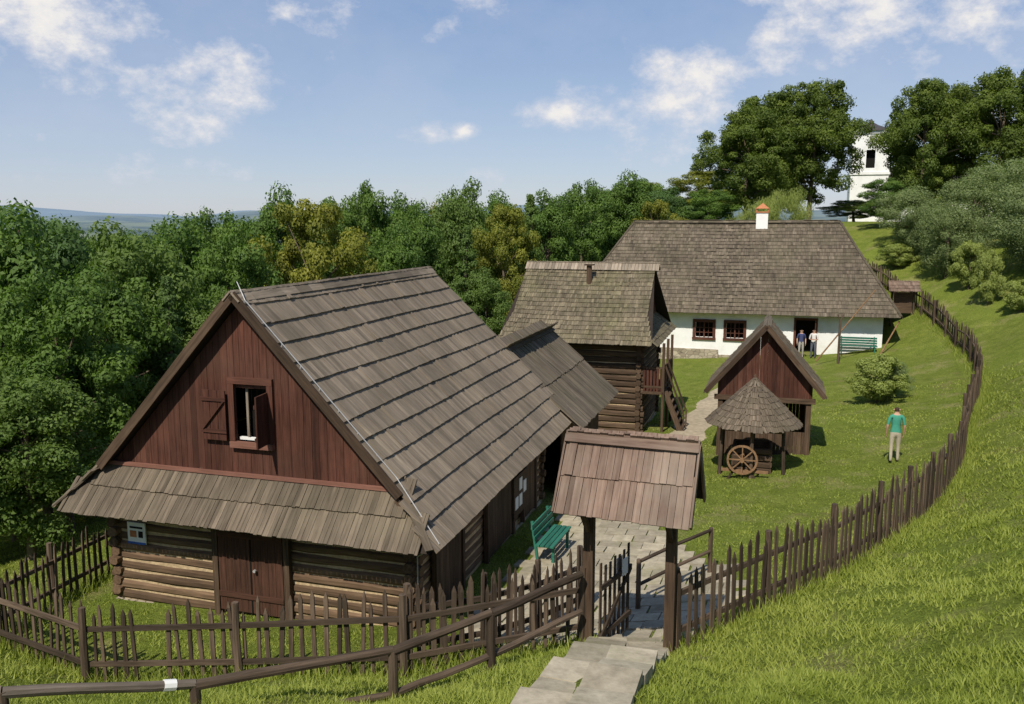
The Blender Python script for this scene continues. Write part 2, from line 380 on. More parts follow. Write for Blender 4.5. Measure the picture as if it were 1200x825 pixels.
mb=MB(); mb.abox(-2.86,-2.44,.70,.73,1.28,1.72,M_paint,.5); mb.abox(-2.80,-2.50,.692,.70,1.60,1.64,M_dark,.5); mb.abox(-2.80,-2.65,.692,.70,1.42,1.55,M_brick,.5);mb.abox(-2.6,-2.5,.692,.70,1.42,1.55,M_dark,.5); mb.abox(-2.86,-2.44,.693,.70,1.28,1.32,plain('sign_blue',(.05,.12,.4)),.5); 
mb.build('wall_sign',H1)
mb=MB()
for (y,z) in ((6.75,1.35),(6.75,.95),(6.42,.95),(7.1,1.2)): mb.abox(3.45,3.465,y,y+.24,z-.25,z+.05,M_paint,.5)
mb.abox(3.4,3.45,6.35,7.5,.5,1.5,M_logd,.5); mb.build('information_sheets',H1)
mb=MB()
mb.log((.22,.5,rz-.02),(3.05,.6,ez+1.08),.010,.010,M_metal,6); mb.log((3.05,.6,ez+1.08),(3.98,.25,ez+.1),.010,.010,M_metal,6)
mb.log((3.98,.25,ez+.1),(3.45,.55,ez-.3),.010,.010,M_metal,6); mb.log((3.42,.6,ez-.3),(3.42,.6,0),.010,.010,M_metal,6)
mb.log((.22,.5,rz-.02),(0,.6,rz+.30),.010,.007,M_metal,6); mb.log((0,.5,rz+.12),(0,9.4,rz+.12),.008,.008,M_metal,6)
for i in range(9):
    t=i/8; p=V((.22,.5,rz-.02)).lerp(V((3.05,.6,ez+1.08)),t); mb.log(p,p+V((-.03,0,-.09)),.012,.012,M_metal,5)
mb.build('lightning_wire',H1)

HB=empty('barn_extension',o1,ROT); mb=MB()
xr,ze,zr=4.25,1.95,3.95; xm=1.95; Lb=math.hypot(xr-xm,zr-ze)
W=V((-(xr-xm),0,zr-ze)).normalized(); W2=V((xr-xm,0,zr-ze)).normalized()
shingles(mb,V((xr,0,ze)),Y3,W,Lb,lambda v:9.9,lambda v:15.4,1.6,.12,M_roofB,.035)
shingles(mb,V((2*xm-xr,0,ze)),Y3,W2,Lb,lambda v:9.9,lambda v:15.4,1.6,.12,M_roofB,.035)
y=9.96
while y<15.4:
    c0=V((xr-.02,y,ze+.10)); mb.beam(c0,c0+W*(Lb-.05),.05,.035,M_roofB,None,up=W.cross(Y3)); y+=.235
mb.poly([V((xr,9.9,ze)),V((xr,15.4,ze)),V((xm,15.4,zr)),V((xm,9.9,zr))],M_under); mb.poly([V((2*xm-xr,9.9,ze)),V((2*xm-xr,15.4,ze)),V((xm,15.4,zr)),V((xm,9.9,zr))],M_under)
mb.beam((xm+.08,9.8,zr+.08),(xm+.08,15.5,zr+.08),.2,.03,M_roofB,up=V((.6,0,.8))); mb.beam((xm-.1,9.8,zr+.07),(xm-.1,15.5,zr+.07),.2,.03,M_roofB,up=V((-.6,0,.8)))
mb.build('roof',HB); mb=MB()
boards_v(mb,10,15.2,3.7,lambda x:-.6,lambda x:2.4,M_logd,.2,ax='y'); boards_v(mb,10,15.2,.2,lambda x:-.6,lambda x:2.4,M_logd,.2,ax='y')
boards_v(mb,.2,3.7,15.2,lambda x:-.6,lambda x:ze+(xr-xm-abs(x-xm))*(zr-ze)/(xr-xm)-.05,M_logd,.2)
mb.build('board_walls',HB)

# ================================================================== granary
o2=V((2.33,32.85,0)); H2=empty('log_granary',o2,ROT); mb=MB()
ez2,rz2,hx,dy=3.0,5.8,3.05,6.4; s2=math.hypot(dy/2,rz2-ez2); Wf=V((0,dy/2,rz2-ez2)).normalized(); Wb=V((0,-dy/2,rz2-ez2)).normalized()
def xe(v):
    t=v/s2; return hx-min(.35,t*1.0)
for P,W in ((V((0,0,ez2)),Wf),(V((0,dy,ez2)),Wb)):
    shingles(mb,P,X3,W,s2,lambda v:-xe(v),xe,.24,.10,M_roofC,.028,.01,.04)
mb.poly([V((-hx,0,ez2)),V((hx,0,ez2)),V((hx-.4,dy/2,rz2)),V((-hx+.4,dy/2,rz2))],M_under)
mb.poly([V((-hx,dy,ez2)),V((hx,dy,ez2)),V((hx-.4,dy/2,rz2)),V((-hx+.4,dy/2,rz2))],M_under)
for q in (1,-1):
    W=V((-q*.8,0,.75)).normalized()
    shingles(mb,V((q*(hx+.12),0,ez2-.03)),Y3,W,1.1,lambda v:v*.75,lambda v:dy-v*.75,.24,.12,M_roofC,.028)
    mb.poly([V((q*(hx+.12),0,ez2-.03)),V((q*(hx+.12),dy,ez2-.03)),V((q*(hx-.7),dy-.8,ez2+.72)),V((q*(hx-.7),.8,ez2+.72))],M_under)
    boards_v(mb,.75,dy-.75,q*(hx-.62),lambda y:ez2+.5,lambda y:ez2+min(y,dy-y)*(rz2-ez2)/(dy/2)-.06,M_gable,.18,ax='y')
M_cap=wood('ridge_boards_pale',(.17,.135,.10),(.34,.285,.22),None,0,.7,1.2)
for q,W in ((-1,Wf),(1,Wb)):
    x=-hx+.3
    while x<hx-.3:
        c=V((x+.07,dy/2,rz2+.10))-W*.17; Nn=X3.cross(W); Nn=Nn if Nn.z>0 else -Nn; mb.box(c+Nn*.015,W,X3,Nn,.46,.13,.025,M_cap); x+=.14
mb.log((.1,dy/2-.75,4.9),(.1,dy/2-.75,5.85),.11,.11,M_logd,8); mb.abox(-.08,.28,dy/2-.93,dy/2-.57,5.85,5.9,M_logd)
mb.build('roof',H2); mb=MB()
logwall(mb,-2.4,2.45,.9,5.5,-.7,3.35,M_logd,.24,.2,.2,.93,.04)
mb.abox(-2.5,2.55,.8,5.6,-2,-.7,M_stone); mb.build('log_walls',H2); mb=MB()
mb.abox(2.56,3.45,.8,3.6,1.0,1.1,M_logd,.6,'y')
for y in (.85,2.2,3.55): mb.abox(3.34,3.44,y-.05,y+.05,-1.2,3.0,M_logd,.5,'z')
for z in (1.25,2.0): mb.abox(3.36,3.42,.9,3.5,z,z+.07,M_logd,.7,'y'); mb.abox(2.6,3.36,.82,.88,z,z+.07,M_logd,.7)
y=.95
while y<3.5: mb.abox(3.375,3.405,y,y+.09,1.1,2.0,M_gable,None,'z'); y+=.13
x=2.62
while x<3.3: mb.abox(x,x+.09,.83,.86,1.1,2.0,M_gable,None,'z'); x+=.13
mb.build('balcony',H2); mb=MB()
for y in (1.0,1.9): mb.beam((3.46,y,1.1),(4.25,y,-.9),.06,.2,M_logd); mb.beam((3.46,y,2.1),(4.2,y,.2),.05,.07,M_logd); mb.abox(4.17,4.23,y-.03,y+.03,-.9,.25,M_logd)
for i in range(8): t=(i+.5)/8; mb.abox(3.40+.79*t,3.62+.79*t,1.0,1.9,1.05-2*t,1.09-2*t,M_logd,None,'y')
mb.build('stairs',H2)

# ================================================================== whitewashed farmhouse
o3=V((12.31,49.43,0)); H3=empty('whitewashed_farmhouse',o3,ROT); mb=MB()
ez3,rz3,hx,dy,rh=2.4,7.55,9.3,10.6,6.2; s3=math.hypot(dy/2,rz3-ez3); W=V((0,dy/2,rz3-ez3)).normalized(); Wb=V((0,-dy/2,rz3-ez3)).normalized()
xx=lambda v: hx-(hx-rh)*v/s3
shingles(mb,V((0,0,ez3)),X3,W,s3,lambda v:-xx(v),xx,.29,.14,M_roofB,.032,.008,.06)
shingles(mb,V((0,dy,ez3)),X3,Wb,s3,lambda v:-xx(v),xx,.6,.4,M_roofB,.03)
for q in (1,-1):
    Wq=V((-q*(hx-rh),0,rz3-ez3)); sq=Wq.length; Wq.normalize()
    shingles(mb,V((q*hx,0,ez3)),Y3,Wq,sq,lambda v:v/sq*dy/2,lambda v:dy-v/sq*dy/2,.29,.17,M_roofB,.03)
    mb.poly([V((q*hx,0,ez3)),V((q*hx,dy,ez3)),V((q*rh,dy/2,rz3))],M_under)
    for y in (0,dy): mb.beam((q*hx,y,ez3+.09),(q*rh,dy/2,rz3+.09),.16,.04,M_roofB)
mb.poly([V((-hx,0,ez3)),V((hx,0,ez3)),V((rh,dy/2,rz3)),V((-rh,dy/2,rz3))],M_under); mb.poly([V((-hx,dy,ez3)),V((hx,dy,ez3)),V((rh,dy/2,rz3)),V((-rh,dy/2,rz3))],M_under)
for i in range(40):
    x=-rh+i*2*rh/40
    for q in (1,-1): mb.beam((x,dy/2+q*.1,rz3+.07),(x+2*rh/40,dy/2+q*.1,rz3+.07),.24,.03,M_roofB,up=V((0,q*.6,.8)))
mb.build('roof',H3); mb=MB()
def wallholes(mb,x0,x1,y0,y1,z0,z1,holes,mat):
    holes=sorted(holes); x=x0
    for (a,b,c,d) in holes:
        mb.abox(x,a,y0,y1,z0,z1,mat,.5)
        if c>z0: mb.abox(a,b,y0,y1,z0,c,mat,.5)
        mb.abox(a,b,y0,y1,d,z1,mat,.5); x=b
    mb.abox(x,x1,y0,y1,z0,z1,mat,.5)
wallholes(mb,-8.5,8.5,.8,1.15,-.15,2.9,[(-1.75,-.75,.85,1.75),(-.02+.05,1.0,.85,1.75),(3.9,4.95,-.149,2.05),(-6.2,-5.3,.85,1.75)],M_plaster)
mb.abox(-8.5,-8.2,1.15,9.5,-.15,2.9,M_plaster,.5); mb.abox(8.2,8.5,1.15,9.5,-.15,2.9,M_plaster,.5); mb.abox(-8.5,8.5,9.5,9.8,-.15,2.9,M_plaster,.5)
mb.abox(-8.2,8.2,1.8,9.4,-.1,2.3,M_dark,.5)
mb.abox(-8.6,-.4,.6,9.9,-2.5,.15,M_stone); mb.abox(-.4,8.56,.74,9.9,-2.5,-.15,M_stone)
mb.build('plaster_walls',H3); mb=MB()
for (a,b) in ((-1.75,-.75),(.03,1.0),(-6.2,-5.3)):
    mb.abox(a-.16,a,.74,.85,.86,1.75,M_gable,.9,'z'); mb.abox(b,b+.16,.74,.85,.86,1.75,M_gable,.9,'z')
    mb.abox(a-.16,b+.16,.73,.85,1.75,1.92,M_gable,.9); mb.abox(a-.18,b+.18,.70,.85,.70,.85,M_gable,.7)
    m=(a+b)/2; mb.abox(m-.04,m+.04,.86,.90,.85,1.75,M_gable,.9,'z'); 
    for z in (1.12,1.40): mb.abox(a,b,.865,.895,z,z+.04,M_gable,.9)
    for xq in (a+.23,b-.27): mb.abox(xq,xq+.03,.865,.895,.85,1.75,M_gable,.9,'z')
mb.abox(3.78,3.9,.74,.9,-.15,2.05,M_gable,.9,'z'); mb.abox(4.95,5.07,.74,.9,-.15,2.05,M_gable,.9,'z'); mb.abox(3.78,5.07,.74,.9,2.05,2.17,M_gable,.9)
for k in range(6): mb.box(V((4.93,.76-.08-.16*k*.9,.95)),Z3,Y3,X3,2.0,.14,.04,M_door)
mb.build('windows_and_door',H3); mb=MB()
mb.abox(1.7-.35,1.7+.35,4.9,5.6,6.9,8.15,M_plaster,.5); mb.abox(1.30,2.10,4.85,5.65,8.15,8.23,M_brick,.5)
mb.poly([V((1.28,4.8,8.4)),V((2.12,4.8,8.4)),V((1.7,5.25,8.75))],M_brick);mb.poly([V((1.28,5.7,8.4)),V((2.12,5.7,8.4)),V((1.7,5.25,8.75))],M_brick)
mb.poly([V((1.28,4.8,8.4)),V((1.28,5.7,8.4)),V((1.7,5.25,8.75))],M_brick);mb.poly([V((2.12,4.8,8.4)),V((2.12,5.7,8.4)),V((1.7,5.25,8.75))],M_brick)
for a in (1.33,2.0):
    for b in (4.85,5.57): mb.abox(a,a+.08,b,b+.08,8.23,8.42,M_brick)
mb.build('chimney',H3)

# ================================================================== well shed
zg=.25; H4=empty('gabled_shed',V((8.2,27.5,zg)),ROT); mb=MB()
e4,r4,h4,L4=1.75,3.95,1.85,3.4; s4=math.hypot(h4,r4-e4)
for q in (1,-1):
    W=V((-q*h4,0,r4-e4)).normalized(); shingles(mb,V((q*h4,0,e4)),Y3,W,s4,lambda v:0,lambda v:L4,.20,.08,M_roofS,.024,.02)
    mb.poly([V((q*h4,0,e4)),V((q*h4,L4,e4)),V((0,L4,r4)),V((0,0,r4))],M_under)
    mb.beam((q*(h4+.02),-.03,e4+.03),(0,-.03,r4+.08),.03,.16,M_logd)
    mb.beam((q*.07,0,r4+.06),(q*.07,L4,r4+.06),.16,.025,M_roofB,up=V((q*.7,0,.7)))
mb.build('roof',H4); mb=MB()
boards_v(mb,-1.5,1.5,.35,lambda x:1.55,lambda x:e4+(h4-abs(x))*(r4-e4)/h4-.06,M_gable,.13)
boards_v(mb,-1.4,1.4,3.0,lambda x:-.4,lambda x:e4+(h4-abs(x))*(r4-e4)/h4-.06,M_gable,.13)
boards_v(mb,1.5,3.0,1.4,lambda x:-.4,lambda x:1.9,M_logd,.13,ax='y'); boards_v(mb,.4,3.0,-1.4,lambda x:.6,lambda x:1.9,M_logd,.13,ax='y')
boards_v(mb,-1.4,1.4,.5,lambda x:-.4,lambda x:.5,M_logd,.13)
for x in (-1.4,1.4):
    for y in (.42,1.5,3.0): mb.abox(x-.08,x+.08,y-.08,y+.08,-.6,2.0,M_logd,.5,'z')
mb.abox(-1.6,1.6,.28,.40,1.50,1.66,M_logd,.6); mb.build('board_walls',H4)
HW=empty('covered_well',V((7.4,25.8,.25)),ROT); mb=MB(); ze,za,R=1.3,2.65,1.38; ns=14
for i in range(ns):
    a0=2*math.pi*i/ns; a1=2*math.pi*(i+1)/ns; p0=V((math.cos(a0)*R,math.sin(a0)*R,ze)); p1=V((math.cos(a1)*R,math.sin(a1)*R,ze)); ap=V((0,0,za)); mid=(p0+p1)/2
    U=(p1-p0).normalized(); W=(ap-mid); Lc=W.length; half=(p1-p0).length/2
    mb.poly([p0,p1,ap],M_under); shingles(mb,mid,U,W,Lc,lambda v:-half*(1-v/Lc)*1.02,lambda v:half*(1-v/Lc)*1.02,.20,.07,M_roofS,.02,.025)
mb.log((0,0,za-.1),(0,0,za+.12),.05,.03,M_logd,6); mb.build('canopy',HW); mb=MB()
for i in range(6):
    a=math.pi/6+i*math.pi/3; mb.log((math.cos(a)*1.08,math.sin(a)*1.08,-.4),(math.cos(a)*1.02,math.sin(a)*1.02,1.55),.06,.05,M_fence,7)
    a2=a+math.pi/3; mb.beam((math.cos(a)*1.04,math.sin(a)*1.04,1.42),(math.cos(a2)*1.04,math.sin(a2)*1.04,1.42),.1,.12,M_logd)
for z in range(4):
    for i in range(4):
        a=math.pi/4+i*math.pi/2; a2=a+math.pi/2; mb.hewn((math.cos(a)*.75,math.sin(a)*.75,-.1+z*.2),(math.cos(a2)*.75,math.sin(a2)*.75,-.1+z*.2),.12,.18,M_logd)
mb.log((-.9,0,1.05),(.9,0,1.05),.09,.09,M_log,8); mb.build('well_frame',HW); mb=MB()
wc=V((-.25,-1.18,.38)); R=.42
for i in range(20):
    a0=2*math.pi*i/20;a1=2*math.pi*(i+1)/20
    mb.beam(wc+V((math.cos(a0)*R,0,math.sin(a0)*R)),wc+V((math.cos(a1)*R,0,math.sin(a1)*R)),.06,.045,M_straw,None,up=Y3)
for i in range(8):
    a0=2*math.pi*i/8; mb.beam(wc,wc+V((math.cos(a0)*R,0,math.sin(a0)*R)),.03,.03,M_straw,None,up=Y3)
mb.log(wc-V((0,.15,0)),wc+V((0,1.0,0)),.06,.05,M_straw,8)
for q in (-1,1): mb.beam(wc+V((q*.42,.12,-.66)),wc+V((0,.12,.05)),.06,.06,M_fence,None,up=Y3)
mb.beam(wc+V((-.6,.12,-.36)),wc+V((.75,.12,-.36)),.06,.08,M_straw); mb.build('winch_wheel',HW)

# ================================================================== roofed gate
zg=1.1; GL=V((1.19,12.66,0)); GR=V((2.37,12.22,0)); gm=(GL+GR)/2; ang=math.atan2(GR.y-GL.y,GR.x-GL.x)
HG=empty('roofed_gate',V((gm.x,gm.y,zg)),ang); mb=MB(); e,r,hx,hd=2.30,3.25,.98,.66; sg=math.hypot(hd,r-e)
for q in (-1,1):
    W=V((0,-q*hd,r-e)).normalized()
    shingles(mb,V((0,q*hd,e)),X3,W,sg,lambda v:-hx,lambda v:hx,.61,.115,M_roofG,.026,.01)
    mb.poly([V((-hx,q*hd,e)),V((hx,q*hd,e)),V((hx,0,r)),V((-hx,0,r))],M_under)
    for x in (-hx-.02,hx+.02): mb.beam((x,q*(hd+.03),e-.01),(x,0,r+.04),.03,.12,M_roofG)
    mb.beam((-hx-.02,q*.08,r+.05),(hx+.02,q*.08,r+.05),.19,.025,M_roofG,up=V((0,q*.75,.7)))
mb.build('roof',HG); mb=MB()
for x in (-.63,.63):
    mb.abox(x-.075,x+.075,-.075,.075,-.5,2.42,M_logd,.4,'z'); mb.beam((x,-hd+.08,e-.02),(x,hd-.08,e-.02),.09,.1,M_logd); mb.abox(x-.05,x+.05,-.05,.05,2.54,3.1,M_logd,.4,'z')
    mb.beam((x,-.07,1.85),(x,-.45,e-.03),.07,.08,M_logd); mb.beam((x,.07,1.85),(x,.45,e-.03),.07,.08,M_logd)
mb.abox(-.9,.9,-.06,.06,2.42,2.54,M_logd,.5); mb.build('posts',HG); mb=MB()
dl=V((.22,.97,0)).normalized(); nl=V((dl.y,-dl.x,0)); h0=V((-.50,.12,0))
for k in range(7):
    c=h0+dl*(.06+.165*k); hh=1.45+random.uniform(-.06,.06); mb.box(c+V((0,0,-.25+hh/2)),Z3,dl,nl,hh,.075,.025,M_fence,None,.75)
for z in (.05,.85): mb.box(h0+dl*.55+nl*.03+V((0,0,z)),dl,nl,Z3,1.1,.035,.08,M_fence)
mb.beam(h0+nl*.05+V((0,0,.05)),h0+dl*1.05+nl*.05+V((0,0,.85)),.03,.07,M_fence)
mb.box(h0+dl*.8-nl*.04+V((0,0,.95)),Z3,dl,nl,.28,.2,.01,M_paint,.5); mb.box(h0+dl*.8+nl*.06+V((0,0,.95)),Z3,dl,nl,.28,.2,.01,M_paint,.5); mb.build('gate_leaf',HG)

# ================================================================== fences
def resample(pts,step):
    out=[]; P=[V((p[0],p[1],0)) for p in pts]
    total=sum((P[i+1]-P[i]).length for i in range(len(P)-1)); n=max(1,round(total/step)); st=total/n
    for k in range(n+1):
        t=k*st; i=0
        while i<len(P)-2 and t>(P[i+1]-P[i]).length: t-=(P[i+1]-P[i]).length;i+=1
        seg=P[i+1]-P[i]; out.append((P[i]+seg*(min(t/seg.length,1)),seg.normalized()))
    return out
def smooth(pts,it=2):
    for _ in range(it):
        q=[pts[0]]
        for i in range(len(pts)-1):
            a,b=pts[i],pts[i+1]; q.append((a[0]*.75+b[0]*.25,a[1]*.75+b[1]*.25)); q.append((a[0]*.25+b[0]*.75,a[1]*.25+b[1]*.75))
        q.append(pts[-1]); pts=q
    return pts
FZ=[]
def picket_fence(name,pts,step=.19,h=1.25,post=2.2,w=.07):
    mb=MB(); S=resample(pts,step)
    for p,d in S:
        FZ.append((p.x,p.y)); z=tz(p.x,p.y); hh=h*random.uniform(.86,1.10); ww=w*random.uniform(.75,1.25); nrm=V((d.y,-d.x,0))
        if random.random()<.02: continue
        lean=(d*random.gauss(0,.03)+nrm*random.uniform(-.02,.02)+Z3).normalized(); Yv=(d-lean*d.dot(lean)).normalized(); Zv=lean.cross(Yv)
        b=p+d*random.uniform(-.02,.02)+V((0,0,z-.05)); tp=b+lean*hh; rn=random.random()
        mb.box((b+tp)/2,lean,Yv,Zv,hh,ww,.028,M_fence,rn); mb.box(tp+lean*.05,lean,Yv,Zv,.10,ww,.028,M_fence,rn,.15)
    R=resample(pts,post)
    for i,(p,d) in enumerate(R):
        z=tz(p.x,p.y); nrm=V((d.y,-d.x,0)); q=p-nrm*.10
        mb.log(q+V((0,0,z-.3)),q+V((random.uniform(-.03,.03),random.uniform(-.03,.03),z+h*1.05)),.065,.055,M_fence,8,None,3,.008)
        if i<len(R)-1:
            p2,d2=R[i+1]; n2=V((d2.y,-d2.x,0)); z2=tz(p2.x,p2.y)
            for hz in (.32,.92):
                hz=hz*h/1.25; mb.beam(p-nrm*.045+V((0,0,z+hz)),p2-n2*.045+V((0,0,z2+hz)),.05,.08,M_fence)
    return mb.build(name)
right=[(2.55,12.3),(5.87,14.6),(9.4,18.7),(12.6,23.2),(15,27.8),(19.7,35.3),(23,43.6),(24.2,53),(23.5,60)]
picket_fence('picket_fence',smooth(right,2),.17,1.25,2.1)
picket_fence('picket_fence',[(1.05,12.72),(-1.5,11.95),(-4.1,12.55),(-6.7,13.05),(-9.3,14.4)],.19,1.25,2.6,.062)
picket_fence('picket_fence',[(-9.35,14.5),(-9.15,16.2),(-8.7,18.2)],.19,1.2,1.7,.062)
picket_fence('picket_fence',[(-1.6,12.6),(-.6,12.9),(.3,13.6),(1.3,15.0)],.17,1.25,1.4,.06)
mb=MB()
R=[V((-7.4,6.9,3.35)),V((-5.1,8.0,2.95)),V((-3.6,9.1,2.40)),V((-1.5,10.15,2.26)),V((-.28,10.85,2.42)),V((1.05,12.45,2.28))]
for i,p in enumerate(R[:-1]):
    z=tz(p.x,p.y); mb.log((p.x,p.y,z-.3),(p.x,p.y,p.z+.02),.07,.06,M_fence,9,None,3,.01)
for i in range(len(R)-1):
    m=M_rail if i<2 else M_fence
    mb.log(R[i]+V((0,0,0)),R[i+1]+V((0,0,.02)),.062,.055,m,9,None,4,.012)
    if i>=2: mb.log(R[i]+V((0,0,-.58)),R[i+1]+V((0,0,-.58)),.05,.045,M_fence,8,None,4,.015)
a_=R[1].lerp(R[2],.82); b_=R[1].lerp(R[2],.89); mb.log(a_+V((0,0,.012)),b_+V((0,0,.016)),.066,.065,M_paint,9)
mb.build('log_railing')
mb=MB(); R=[V((2.35,15.2,0)),V((3.2,16.1,0)),V((4.1,17.0,0))]
for p in R:
    z=tz(p.x,p.y); mb.log((p.x,p.y,z-.2),(p.x,p.y,z+1.0),.05,.045,M_fence,8)
for a,b in zip(R,R[1:]):
    for h in (.5,.95): mb.log(a+V((0,0,tz(a.x,a.y)+h)),b+V((0,0,tz(b.x,b.y)+h)),.035,.035,M_fence,8)
mb.build('handrail')

# ================================================================== paths
mb=MB(); ph=[(1.80,12.9),(1.76,12.2),(1.48,11.0),(1.12,9.6),(.6,8.0),(.1,6.0)]; S=resample(ph,.62)
for k,(p,d) in enumerate(S):
    nrm=V((d.y,-d.x,0)); z0=tz(p.x,p.y)
    for q in (-.30,.30):
        c=p+nrm*(q+random.uniform(-.02,.02))+d*random.uniform(-.03,.03); z=tz(c.x,c.y); dz=tz(c.x+d.x*.1,c.y+d.y*.1)-z; dd=(d+V((0,0,dz*6+random.uniform(-.03,.03)))).normalized(); nn=(nrm+V((0,0,random.uniform(-.02,.02)))).normalized(); up=dd.cross(nn).normalized(); up=up if up.z>0 else -up
        mb.box(V((c.x,c.y,z+.02+random.uniform(0,.015))),dd,nn,up,.60,.575,.13,M_stonebox)
mb.build('garden_path')
PT=[(1.0,12.95),(2.5,12.75),(3.6,14.0),(4.4,15.2),(4.6,17.2),(3.6,20.0),(3.9,24.3),(1.9,24.0),(-1.0,14.2),(-.8,13.2)]
mb=MB(); c0=V((1.5,12.5,0))
for i in range(-8,14):
    for j in range(0,28):
        cx=i*.5+(.25 if j%2 else 0)+random.uniform(-.02,.02); cy=j*.45; P=c0+RX*cx+AX*cy
        if not pip(np.array([P.x]),np.array([P.y]),PT)[0]: continue
        z=tz(P.x,P.y); zx=(tz(P.x+RX.x*.2,P.y+RX.y*.2)-z)/.2+random.uniform(-.02,.02); zy=(tz(P.x+AX.x*.2,P.y+AX.y*.2)-z)/.2
        X=V((RX.x,RX.y,zx)).normalized(); Y=V((AX.x,AX.y,zy)); Z=X.cross(Y).normalized(); Y=Z.cross(X)
        mb.box(V((P.x,P.y,z-.01+random.uniform(0,.01))),X,Y,Z,.482,.43,.09,M_stonebox)
mb.build('flagstone_yard')
M_dirt=plain('dirt_gravel',(.36,.30,.21),.3,5,.95,.5)
def strip(name,pts,w,mat,lift=.03):
    S=resample(smooth(pts,2),.3); vs=[];fs=[]
    for k,(p,d) in enumerate(S):
        nrm=V((d.y,-d.x,0)); ww=w*(1+.15*math.sin(k*.7)+random.uniform(-.06,.06))
        for q in (-1,-.5,0,.5,1):
            c=p+nrm*(q*ww/2); vs.append((c.x,c.y,tz(c.x,c.y)+(lift if abs(q)<1 else -.02)))
    for k in range(len(S)-1):
        for j in range(4): a=k*5+j; fs.append((a,a+1,a+6,a+5))
    mb=MB(); mb.add(vs,vs,fs,mat,.5); return mb.build(name,smooth=True)
DP=[(3.2,23.5),(4.6,27),(6.0,30.0),(8.0,36),(11,43),(15,46.3)]
strip('dirt_path',DP,1.7,M_dirt)

# ================================================================== benches
def bench(name,loc,rot,L=1.6,back=True):
    e=empty(name,loc,rot); mb=MB()
    for k in range(4): mb.abox(-L/2,L/2,-.2+.11*k,-.2+.11*k+.09,.44,.475,M_teal)
    if back:
        for k in range(3): mb.beam((-L/2,.24+.03*k,.60+.13*k),(L/2,.24+.03*k,.60+.13*k),.03,.10,M_teal)
    mb.build('slats',e); mb=MB()
    for x in (-L/2+.15,L/2-.15):
        mb.abox(x-.03,x+.03,-.18,-.12,0,.44,M_teal); mb.beam((x,.2,0),(x,.34,.95),.05,.06,M_teal); mb.abox(x-.03,x+.03,-.2,.24,.39,.44,M_teal)
    mb.build('frame',e)
bench('garden_bench',(.95,18.6,tz(.95,18.6)+.03),math.radians(70),1.4)
p=o3+RX*7.2+AX*.1; bench('garden_bench',(p.x,p.y,tz(p.x,p.y)),ROT,2.0)
mb=MB(); z=tz(17.4,45.4)
mb.log((17.4,45.4,z-.2),(17.4,45.4,2.45),.07,.06,M_fence); mb.log((16.3,45.6,z+.1),(19.1,45.2,4.1),.045,.03,M_straw,7)
mb.log((17.4,45.4,2.35),(17.55,45.4,2.75),.04,.03,M_fence,6);mb.log((17.4,45.4,2.35),(17.25,45.4,2.75),.04,.03,M_fence,6); mb.build('well_sweep')
mb=MB(); mb.log((20.0,46.3,tz(20,46.3)),(21.2,46.9,2.2),.05,.04,M_straw,7); mb.build('leaning_pole')
x,y=23.0,50.6; z=tz(x,y); HN=empty('roofed_notice_board',(x,y,z),ROT); mb=MB(); hN=4.1-z
for q in (-.6,.6): mb.log((q,0,-.3),(q,0,hN-.25),.06,.06,M_fence,7)
for q in (-1,1):
    W=V((0,-q*.55,.5)); shingles(mb,V((0,q*.55,hN-.5)),X3,W,W.length,lambda v:-.85,lambda v:.85,.25,.12,M_roofG,.025)
mb.abox(-.5,.5,-.03,.03,.5,hN-.6,M_logd); mb.build('board',HN)

# ================================================================== church
HC=empty('church_tower',(38.9,96,5.0),ROT); mb=MB()
wallholes(mb,-1.9,1.9,-1.9,-1.6,-1,12.2,[(-.45,.45,8.3,10.2)],M_plaster); mb.abox(-1.9,-1.6,-1.6,1.9,-1,12.2,M_plaster,.5); mb.abox(1.6,1.9,-1.6,1.9,-1,12.2,M_plaster,.5); mb.abox(-1.6,1.6,1.6,1.9,-1,12.2,M_plaster,.5)
mb.abox(-1.5,1.5,-1.2,1.5,0,12,M_dark); 
for z in (3.8,7.6,11.9): mb.abox(-2.02,2.02,-2.02,2.02,z,z+.28,M_plaster,.5)
mb.build('tower_walls',HC); mb=MB(); M_tin=plain('roof_tin_dark',(.065,.055,.05),.2,3,.5)
pr=[(2.1,12.2),(1.7,12.5),(.7,12.9),(.25,13.2),(.06,13.6)]
for (r0,z0),(r1,z1) in zip(pr,pr[1:]): mb.log((0,0,z0),(0,0,z1),r0*1.15,r1*1.15,M_tin,8)
mb.build('tower_roof',HC); mb=MB()
mb.abox(2.0,14,-3,5,-1,5,M_plaster,.5); mb.build('nave',HC)
mb=MB(); 
for q in (-3.4,5.4): mb.poly([V((2,q,4.9)),V((14,q,4.9)),V((14,1,8.5)),V((2,1,8.5))],M_tin)
mb.poly([V((2.05,-3,5)),V((2.05,5,5)),V((2.05,1,8.4))],M_plaster); mb.build('nave_roof',HC)

